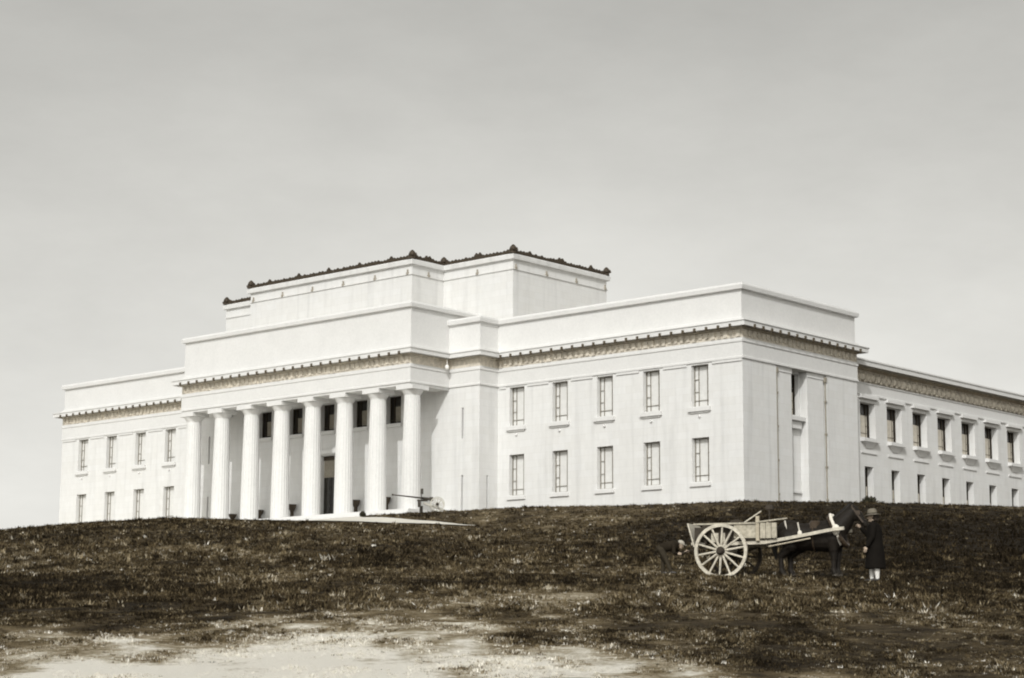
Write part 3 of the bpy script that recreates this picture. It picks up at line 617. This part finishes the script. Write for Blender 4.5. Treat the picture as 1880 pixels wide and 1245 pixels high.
# ------------------------------------------------------------------ cart
CR = R(-21)
ax_, ay_ = 5.97, 54.75
cz = H(5.67, 54.0) - .03
cart = thing('cart', 'two wheeled pale wooden tip cart with big spoked wheels, harnessed behind the dark horse', 'cart', (ax_, ay_, cz), CR)
WR = .735
rim, sp2, hub = spoked(WR, .09, 14, .12, .085, .030)
wm, sm_, hm = rim.mesh('wheel', M['cartpaint']), sp2.mesh('spokes', M['cartpaint'], True), hub.mesh('hub', M['cartdark'], True)
wm2, sm2 = rim.mesh('wheel', M['cartdark']), sp2.mesh('spokes', M['cartdark'], True)  # far wheel: same paint recoloured dark to stand for shadow
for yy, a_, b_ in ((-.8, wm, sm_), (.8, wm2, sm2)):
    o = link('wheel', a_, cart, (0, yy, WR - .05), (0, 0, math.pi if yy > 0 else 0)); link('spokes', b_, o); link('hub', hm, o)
MB().tube((0, -.85, WR), (0, .85, WR), .05, n=10).box(-.1, .1, -.6, .6, WR + .03, WR + .25).build('axle', M['cartpaint'], cart)
# body: dark planked bottom and lower sides, pale raves and front
bd = MB().box(-.78, 1.0, -.62, .62, .98, 1.04); bd.box(-.78, .32, -.64, -.60, 1.041, 1.34); bd.box(-.78, 1.0, .60, .64, 1.041, 1.34)
for x in (-.5, -.1): bd.box(x, x + .07, -.68, -.641, .9, 1.36)
bd.build('body', M['cartdark'], cart)
MB().box(-.3, .08, -.675, -.642, .93, 1.18).build('bolster', M['cartpaint'], cart)
MB().box(.33, .93, -.66, -.60, 1.03, 1.40).box(-.80, .93, -.70, -.60, 1.405, 1.45).box(-.80, .93, .60, .70, 1.405, 1.45).build('side_board', M['cartbody'], cart)
tb = MB()
for k in range(4): tb.bar((-.80, -.62 + .312 * k + .15, .82), (-.98, -.62 + .312 * k + .15, 1.46), .30, .035, (1, 0, 0))
tb.bar((-.86, -.64, .9), (-.86, .64, .9), .03, .07); tb.build('tailboard', M['cartpaint'], cart)
MB().box(.935, 1.03, -.66, -.58, .95, 1.62).box(.935, 1.03, .58, .66, .95, 1.55).build('corner_post', M['cartwood'], cart)
fb = MB()
for k in range(3): fb.box(1.06 + .155 * k, 1.06 + .155 * k + .14, -.66, -.615, 1.02, 1.43)
fb.box(1.04, 1.09, -.6, .6, 1.0, 1.42); fb.build('front_board', M['cartbody'], cart)
MB().tube((.97, -.66, 1.45), (1.80, -.62, 1.54), .026, .022).build('guard_rail', M['cartbody'], cart)
for yy in (-.52, .52):
    sh = MB().bar((.2, yy, .90), (1.2, yy, .92), .09, .10); 
    pts = [(1.2, .92), (1.7, 1.0), (2.3, 1.10), (2.85, 1.20), (3.3, 1.25)]
    for a, b in zip(pts, pts[1:]): sh.bar((a[0], yy, a[1]), (b[0] + .012, yy, b[1] + .002), .075, .085)
    sh.build('shaft', M['cartpaint'], cart)
MB().tube((1.25, -.53, .80), (2.4, -.53, 1.0), .022, n=8).build('trace_chain', M['cartwood'], cart)
def at_cart(x, y, z):
    return (ax_ + x * math.cos(CR) - y * math.sin(CR), ay_ + x * math.sin(CR) + y * math.cos(CR), cz + z)
# load in the cart
hp = MB(); g = random.Random(2)
for k in range(26): hp.ell((g.uniform(-.62, .8), g.uniform(-.5, .5), 1.15 + g.uniform(0, .22)), (g.uniform(.1, .24), g.uniform(.1, .24), g.uniform(.07, .15)), 8, 6)
hp.ell((.28, -.2, 1.45), (.22, .18, .13), 10, 7); hp.ell((-.25, .1, 1.40), (.25, .3, .10), 10, 7); hp.ell((.6, .15, 1.42), (.2, .25, .10), 10, 7)
heap = blob('earth_heap', hp, .035, M['earth'], None, 2); heap.location = at_cart(0, 0, 0); heap.rotation_euler = (0, 0, CR); tag(heap, 'dark heap of earth filling the bed of the pale cart', 'earth heap')
pl = MB().tube((0, 0, 0), (.62, .1, .42), .022, .018, 8).build('wooden_pole', M['cartpaint']); pl.location = at_cart(.42, -.52, 1.35); pl.rotation_euler = (0, 0, CR); tag(pl, 'thin pale pole slanting up out of the cart', 'pole')
sv = thing('spade', 'dark spade standing upright in the front of the cart with its handle up', 'spade', at_cart(1.12, .1, 1.05), CR)
MB().tube((0, 0, .12), (.02, 0, .80), .022, .02, 8).build('shaft', M['cartdark'], sv); MB().box(-.08, .12, -.05, .05, .80, .90).box(-.05, .09, -.045, .045, .90, .93).build('grip', M['cartdark'], sv)
MB().box(-.09, .09, -.012, .012, -.02, .14).build('blade', M['gunmetal'], sv)

# ------------------------------------------------------------------ horse
hx = 1.50
hw = at_cart(hx, 0, 0); hz = H(at_cart(hx + 1, 0, 0)[0], at_cart(hx + 1, 0, 0)[1])
horse = thing('horse', 'dark draught horse in harness standing between the shafts of the cart', 'horse', (hw[0], hw[1], hz - .02), CR)
hb = MB()
hb.cap((.42, 0, 1.08), (1.2, 0, 1.03), .37, .38, 18); hb.ell((.22, 0, 1.15), (.39, .34, .38), 18, 12); hb.ell((.14, 0, 1.30), (.2, .2, .15), 14, 8)
hb.ell((1.40, 0, 1.08), (.38, .31, .42), 18, 12); hb.ell((1.22, 0, 1.37), (.26, .13, .14), 14, 8); hb.ell((1.6, 0, 1.05), (.17, .2, .25), 14, 10)
hb.cap((1.48, 0, 1.22), (1.72, 0, 1.48), .32, .25, 16); hb.cap((1.72, 0, 1.48), (1.95, 0, 1.74), .245, .17, 16); hb.cap((1.58, 0, 1.52), (1.86, 0, 1.80), .10, .08, 10)
hb.cap((1.95, 0, 1.76), (2.12, 0, 1.60), .145, .115, 14); hb.cap((2.12, 0, 1.60), (2.29, 0, 1.38), .108, .078, 14); hb.ell((2.04, 0, 1.60), (.145, .095, .13), 12, 8); hb.ell((2.29, 0, 1.36), (.085, .072, .08), 12, 8)
for s_ in (-1, 1):
    hb.cap((1.92, s_ * .07, 1.86), (1.94, s_ * .09, 2.0), .04, .013, 8)
    f = .03 * s_
    hb.cap((1.42, s_ * .16, 1.0), (1.46 + f, s_ * .165, .72), .21, .13, 14); hb.cap((1.46 + f, s_ * .155, .72), (1.47 + f, s_ * .15, .46), .125, .08, 12); hb.ell((1.485 + f, s_ * .15, .46), (.07, .065, .085), 10, 8)
    hb.cap((1.47 + f, s_ * .15, .44), (1.455 + f, s_ * .15, .17), .068, .062, 10); hb.cap((1.455 + f, s_ * .15, .16), (1.49 + f, s_ * .15, .07), .078, .085, 10)
    g_ = .09 * s_
    hb.cap((.22, s_ * .15, 1.05), (.36 + g_, s_ * .17, .82), .28, .19, 14); hb.cap((.36 + g_, s_ * .17, .84), (.10 + g_, s_ * .16, .56), .18, .10, 12); hb.cap((.04 + g_, s_ * .16, .60), (.10 + g_, s_ * .16, .50), .05, .07, 10)
    hb.cap((.09 + g_, s_ * .16, .52), (.10 + g_, s_ * .16, .18), .08, .065, 10); hb.cap((.10 + g_, s_ * .16, .17), (.15 + g_, s_ * .16, .07), .082, .085, 10)
blob('body', hb, .016, M['horse'], horse, 5)
for s_ in (-1, 1):
    for xx in (1.50 + .03 * s_, .165 + .09 * s_): MB().lathe([(.085, 0), (.068, .09)], (xx, s_ * (.15 if xx > 1 else .16), .0), 14).build('hoof', M['hoof'], horse, True)
mn = MB(); g = random.Random(4)
for k in range(30):
    t = k / 29; c = Vector((1.48 + .42 * t, 0, 1.52 + .34 * t)); d = Vector((g.uniform(-.1, .02), g.choice((-1, 1)) * g.uniform(.06, .15), -g.uniform(.1, .22)))
    mn.cap(c + Vector((-.05, 0, .06)), c + d, .035, .012, 6)
mn.cap((1.97, 0, 1.88), (2.09, 0, 1.72), .045, .015, 6); blob('mane', mn, .018, M['mane'], horse, 2)
tl = MB().cap((-.14, 0, 1.34), (-.22, 0, 1.12), .06, .075, 10).cap((-.22, 0, 1.12), (-.22, .02, .8), .08, .085, 10).cap((-.22, .02, .8), (-.18, .02, .5), .085, .03, 10); blob('tail', tl, .02, M['mane'], horse, 3)
for s_ in (-1, 1): MB().ell((2.08, s_ * .105, 1.68), (.022, .014, .018), 8, 6).build('eye', M['glass'], horse, True)
# collar, hames, saddle, straps, bridle
def ring(c, n_, rx, rz, r, mt, name, k=26):
    n_ = Vector(n_).normalized(); a = Vector((0, 1, 0)); b = n_.cross(a).normalized(); m_ = MB(); pts = [Vector(c) + a * rx * math.cos(2*math.pi*i/k) + b * rz * math.sin(2*math.pi*i/k) for i in range(k)]
    for i in range(k): m_.tube(pts[i], pts[(i + 1) % k], r, r, 7)
    return m_
ring((1.54, 0, 1.20), (.85, 0, .5), .32, .45, .07, 'leather', 'collar').build('collar', M['leather'], horse, True)
for s_ in (-1, 1):
    hm_ = MB()
    pts = [(1.62, s_ * .14, .86), (1.60, s_ * .33, 1.06), (1.53, s_ * .37, 1.28), (1.42, s_ * .27, 1.50), (1.37, s_ * .15, 1.64)]
    for a, b in zip(pts, pts[1:]): hm_.cap(a, b, .048, .045, 8)
    hm_.ell((1.56, s_ * .38, 1.22), (.11, .05, .15), 10, 7); hm_.build('hame', M['hame'], horse, True)
sd = MB().loft([((.92, 0, 1.28), .17, .34), ((.92, 0, 1.42), .16, .24), ((.92, 0, 1.50), .12, .12)], 16); sd.build('saddle_pad', M['leather'], horse, True)
ring((.92, 0, 1.06), (1, 0, 0), .39, .40, .022, 'leather', 'girth').build('girth', M['leather'], horse, True)
br = MB()
for s_ in (-1, 1):
    br.bar((.92, s_ * .385, 1.12), (.25, s_ * .375, 1.02), .02, .05); br.bar((.25, s_ * .36, 1.02), (-.16, s_ * .20, 1.0), .02, .06); br.bar((.25, s_ * .355, 1.03), (.14, s_ * .24, 1.50), .02, .05)
    br.bar((.60, s_ * .385, 1.06), (.50, s_ * .27, 1.44), .02, .045); br.ell((.58, s_ * .39, 1.14), (.06, .015, .09), 8, 6)
br.bar((-.18, -.21, 1.0), (-.18, .21, 1.0), .02, .06); br.build('breeching', M['hame'], horse)
bl_ = MB()
for s_ in (-1, 1):
    bl_.bar((1.97, s_ * .155, 1.82), (2.24, s_ * .095, 1.42), .014, .04); bl_.box(2.06, 2.17, s_ * .135 - .01, s_ * .135 + .01, 1.63, 1.74)
bl_.bar((1.96, -.15, 1.84), (1.96, .15, 1.84), .03, .12); bl_.bar((2.29, -.10, 1.50), (2.29, .10, 1.50), .03, .014); bl_.build('bridle', M['leather'], horse)

# ------------------------------------------------------------------ people
def hand(m_, w, d, palm, side_, curl=.6, s_=1.0):
    """palm and five bent fingers from wrist w along d; palm faces `palm`"""
    w = Vector(w); d = Vector(d).normalized(); p = Vector(palm); p = (p - d * p.dot(d)).normalized(); a = d.cross(p) * side_
    m_.cap(w, w + d * .07 * s_, .024 * s_, .03 * s_, 10); m_.cap(w + d * .05 * s_ + a * .022 * s_, w + d * .085 * s_ + a * .028 * s_, .018 * s_, .014 * s_, 8); m_.cap(w + d * .05 * s_ - a * .022 * s_, w + d * .085 * s_ - a * .028 * s_, .018 * s_, .013 * s_, 8)
    for k, (o, L) in enumerate(((.031, .068), (.011, .078), (-.010, .073), (-.030, .058))):
        b = w + d * .09 * s_ + a * o * s_; c1 = curl * .7; v1 = d * math.cos(c1) + p * math.sin(c1); c2 = curl * 1.7; v2 = d * math.cos(c2) + p * math.sin(c2)
        e = b + v1 * L * .5 * s_; m_.cap(b, e, .0095 * s_, .009 * s_, 8); m_.cap(e, e + v2 * L * .5 * s_, .009 * s_, .0075 * s_, 8)
    t0 = w + d * .03 * s_ + a * .028 * s_; t1 = t0 + (d * .55 + a * .75 + p * .35).normalized() * .04 * s_; m_.cap(t0, t1, .0125 * s_, .011 * s_, 8); m_.cap(t1, t1 + (d * .8 + p * .6).normalized() * .032 * s_, .0105 * s_, .009 * s_, 8)
def head(m_, c, f, upv, s_=1.0):
    """skull, jaw, nose, brow, lips and ears; c skull centre, f facing, upv crown"""
    f = Vector(f).normalized(); u = Vector(upv); u = (u - f * u.dot(f)).normalized(); l = u.cross(f); c = Vector(c)
    q = lambda x, y, z: c + f * x * s_ + l * y * s_ + u * z * s_
    m_.cap(q(-.02, 0, .03), q(.012, 0, .03), .085 * s_, .08 * s_, 16); m_.cap(q(.03, 0, -.02), q(.045, 0, -.075), .062 * s_, .042 * s_, 14)
    m_.cap(q(.085, 0, .005), q(.108, 0, -.028), .010 * s_, .015 * s_, 8); m_.cap(q(.082, -.03, .018), q(.082, .03, .018), .012 * s_, .012 * s_, 8)
    m_.cap(q(.082, -.018, -.06), q(.082, .018, -.06), .008 * s_, .008 * s_, 8); m_.ell(q(.078, 0, -.09), (.02 * s_,) * 3, 8, 6)
    for k in (-1, 1): m_.cap(q(-.005, k * .084, .005), q(-.01, k * .088, -.025), .018 * s_, .012 * s_, 8)
    return q
# person 1: long coat, hat, white stockings, facing the horse
px_, py_ = 8.52, 46.8
p1 = thing('person', 'person in long dark coat, brimmed hat and white stockings standing at the horse\'s head', 'person', (px_, py_, H(px_, py_) - .01), R(168))
# local: +x is where the person looks (left in the photograph)
b1 = MB(); q1 = head(b1, (.03, 0, 1.535), (1, 0, -.08), (0, 0, 1), 1.0)
b1.cap((0, 0, 1.33), (.015, 0, 1.47), .058, .052, 12)
b1.loft([((0, 0, .80), .12, .17), ((0, 0, 1.0), .10, .14), ((0, 0, 1.2), .11, .16), ((0, 0, 1.34), .09, .17)], 18); b1.cap((0, -.16, 1.32), (0, .16, 1.32), .06, .06, 12)
for s_, fx in ((-1, .07), (1, -.06)):
    b1.cap((fx * .3, s_ * .09, .84), (fx * .8, s_ * .085, .46), .09, .06, 12); b1.cap((fx * .8, s_ * .085, .46), (fx * .9, s_ * .085, .30), .058, .058, 12); b1.cap((fx * .9, s_ * .085, .30), (fx, s_ * .085, .08), .056, .036, 12); b1.cap((fx, s_ * .085, .05), (fx + .13, s_ * .09, .03), .035, .028, 10)
# right arm raised to the bridle, left arm hanging slightly forward
rs, re, rw = Vector((.0, -.19, 1.31)), Vector((.16, -.25, 1.13)), Vector((.30, -.17, 1.29))
b1.cap(rs, re, .055, .043, 12); b1.cap(re, rw, .042, .028, 12); hand(b1, rw, (.7, .1, .5), (0, .6, -.5), 1, .8)
ls, le, lw = Vector((.0, .20, 1.31)), Vector((.03, .27, 1.04)), Vector((.16, .27, .82))
b1.cap(ls, le, .055, .043, 12); b1.cap(le, lw, .042, .028, 12); hand(b1, lw, (.4, 0, -.9), (-.2, -1, 0), -1, .5)
body1 = blob('body', b1, .0065, M['skin'], p1, 3)
ct = MB().loft([((-.02, 0, .315), .245, .26), ((-.02, 0, .5), .23, .25), ((-.02, 0, .8), .205, .235), ((-.01, 0, 1.0), .185, .21), ((-.01, 0, 1.2), .185, .22), ((0, 0, 1.33), .15, .22), ((0, 0, 1.39), .085, .12)], 26)
ct.cap((0, -.165, 1.33), (0, .165, 1.33), .085, .085, 14); ct.cap(rs, re, .085, .066, 12); ct.cap(re, rw - (rw - re).normalized() * .02, .064, .052, 12); ct.cap(ls, le, .085, .066, 12); ct.cap(le, lw - (lw - le).normalized() * .02, .064, .052, 12)
ct.cap((.01, -.06, 1.40), (.01, .06, 1.40), .05, .05, 10)
blob('coat', ct, .013, M['coat'], p1, 4)
for s_, fx in ((-1, .07), (1, -.06)):
    MB().cap((fx * .85, s_ * .085, .40), (fx * .95, s_ * .085, .24), .068, .064, 14).cap((fx * .95, s_ * .085, .24), (fx, s_ * .085, .09), .063, .045, 14).build('stocking', M['white'], p1, True)
    MB().cap((fx - .015, s_ * .085, .055), (fx + .14, s_ * .09, .038), .047, .04, 12).box(fx - .055, fx - .01, s_ * .085 - .03, s_ * .085 + .03, .0, .05).build('shoe', M['shoe'], p1, True)
ht = MB().lathe([(.20, -.012), (.205, 0), (.115, .02), (.112, .075), (.10, .125), (.06, .15), (.01, .155)], (0, 0, 0), 22)
hat1 = ht.build('hat', M['hat'], p1, True, loc=(.02, 0, 1.575), rot=(0, R(6), 0)); MB().lathe([(.1165, .022), (.1155, .05)], (0, 0, 0), 22).build('hat_band', M['band'], hat1, True)
hr = MB().ell((-.03, 0, 1.53), (.09, .095, .085), 14, 9); hr.ell((-.045, 0, 1.47), (.06, .08, .06), 12, 8); hr.build('hair', M['hair'], p1, True)
for k in (-1, 1): MB().ell(q1(.082, k * .032, -.002), (.008, .011, .007), 8, 6).build('eye', M['glass'], p1, True)

# person 2: bent forward behind the cart with a long-handled shovel
qx, qy = P(1226, 54.6), 54.6
p2 = thing('person', 'stooping person in dark clothes and pale cap bent over behind the cart', 'person', (qx, qy, H(qx, qy) - .01), R(-12))
K = .86
v = lambda x, y, z: Vector((x * K, y * K, z * K))
hip, chest, neck = v(-.18, 0, .80), v(.20, 0, .90), v(.30, 0, .92)
b2 = MB(); q2 = head(b2, v(.43, 0, .93), (.82, 0, -.45), (.4, 0, .85), K); b2.cap(neck, v(.39, 0, .93), .058 * K, .052 * K, 12)
b2.cap(hip, v(.0, 0, .86), .15 * K, .13 * K, 14); b2.cap(v(.0, 0, .86), chest, .13 * K, .15 * K, 14); b2.cap(v(.23, -.16, .89), v(.23, .16, .89), .065 * K, .065 * K, 12)
L2 = {}
for s_, (kx, fx) in ((-1, (-.02, .12)), (1, (-.14, -.16))):
    h_, k_, a_ = v(-.18, s_ * .09, .76), v(kx, s_ * .11, .44), v(fx, s_ * .12, .08); L2[s_] = (h_, k_, a_)
    b2.cap(h_, k_, .092 * K, .062 * K, 12); b2.cap(k_, a_, .06 * K, .038 * K, 12); b2.cap(a_ - Vector((0, 0, .03 * K)), a_ + v(.14, 0, -.05), .036 * K, .03 * K, 10)
A2 = {}
for s_, (e, w_) in ((-1, ((.24, -.22, .66), (.34, -.12, .62))), (1, ((.34, .2, .68), (.56, .06, .70)))):
    sh_, e_, w2 = v(.23, s_ * .18, .86), v(*e), v(*w_); A2[s_] = (sh_, e_, w2); b2.cap(sh_, e_, .052 * K, .042 * K, 12); b2.cap(e_, w2, .04 * K, .028 * K, 12); hand(b2, w2, (.75, .12 * -s_ * -1, .12), (.1, -s_, -.15), -s_, .95, K)
blob('body', b2, .0065, M['skin'], p2, 3)
jk = MB().cap(v(-.16, 0, .82), v(.0, 0, .875), .165 * K, .155 * K, 16).cap(v(.0, 0, .875), v(.21, 0, .90), .155 * K, .168 * K, 16).cap(v(.22, -.15, .89), v(.22, .15, .89), .088 * K, .088 * K, 12)
for s_ in (-1, 1):
    sh_, e_, w2 = A2[s_]; jk.cap(sh_, e_, .076 * K, .06 * K, 12); jk.cap(e_, w2 - (w2 - e_).normalized() * .03, .058 * K, .046 * K, 12)
blob('jacket', jk, .013, M['cloth'], p2, 4)
ts_ = MB().cap(v(-.19, 0, .80), v(-.12, 0, .82), .165 * K, .15 * K, 14)
for s_ in (-1, 1):
    h_, k_, a_ = L2[s_]; ts_.cap(h_, k_, .115 * K, .084 * K, 12); ts_.cap(k_, a_ + v(0, 0, .02), .08 * K, .062 * K, 12)
blob('trousers', ts_, .013, M['trouser'], p2, 4)
for s_ in (-1, 1):
    a_ = L2[s_][2]; MB().cap(a_ - Vector((.01, 0, .03 * K)), a_ + v(.15, 0, -.045), .052 * K, .043 * K, 12).tube(a_ - Vector((0, 0, .02)), a_ + Vector((0, 0, .06)), .055 * K, .058 * K, 12).build('boot', M['shoe'], p2, True)
cp = MB().ell((0, 0, 0), (.115 * K, .108 * K, .075 * K), 16, 9).loft([((.10 * K, 0, -.02 * K), .09 * K, .085 * K), ((.10 * K, 0, -.005 * K), .085 * K, .08 * K)], 16); cp.build('cap', M['cap'], p2, True, loc=q2(-.01, 0, .065), rot=(0, R(28), 0))
MB().ell(q2(-.045, 0, .02), (.085 * K, .09 * K, .08 * K), 12, 8).build('hair', M['hair'], p2, True)
for k in (-1, 1): MB().ell(q2(.082, k * .032, -.002), (.008, .010, .007), 8, 6).build('eye', M['glass'], p2, True)
shv = thing('shovel', 'dark long handled shovel held by the stooping person towards the cart tail', 'shovel', (qx, qy, H(qx, qy)), R(-12))
d0 = (A2[-1][2] + Vector((.075, .03, .0))); d1 = (A2[1][2] + Vector((.075, -.03, .005))); dd = (d1 - d0).normalized()
MB().tube(d0 - dd * .14, d0 + dd * .75, .016, .015, 8).build('handle', M['cartdark'], shv)
e0 = d0 + dd * .75; bl2 = MB().bar(e0, e0 + dd * .24, .17, .02); bl2.build('blade', M['gunmetal'], shv)
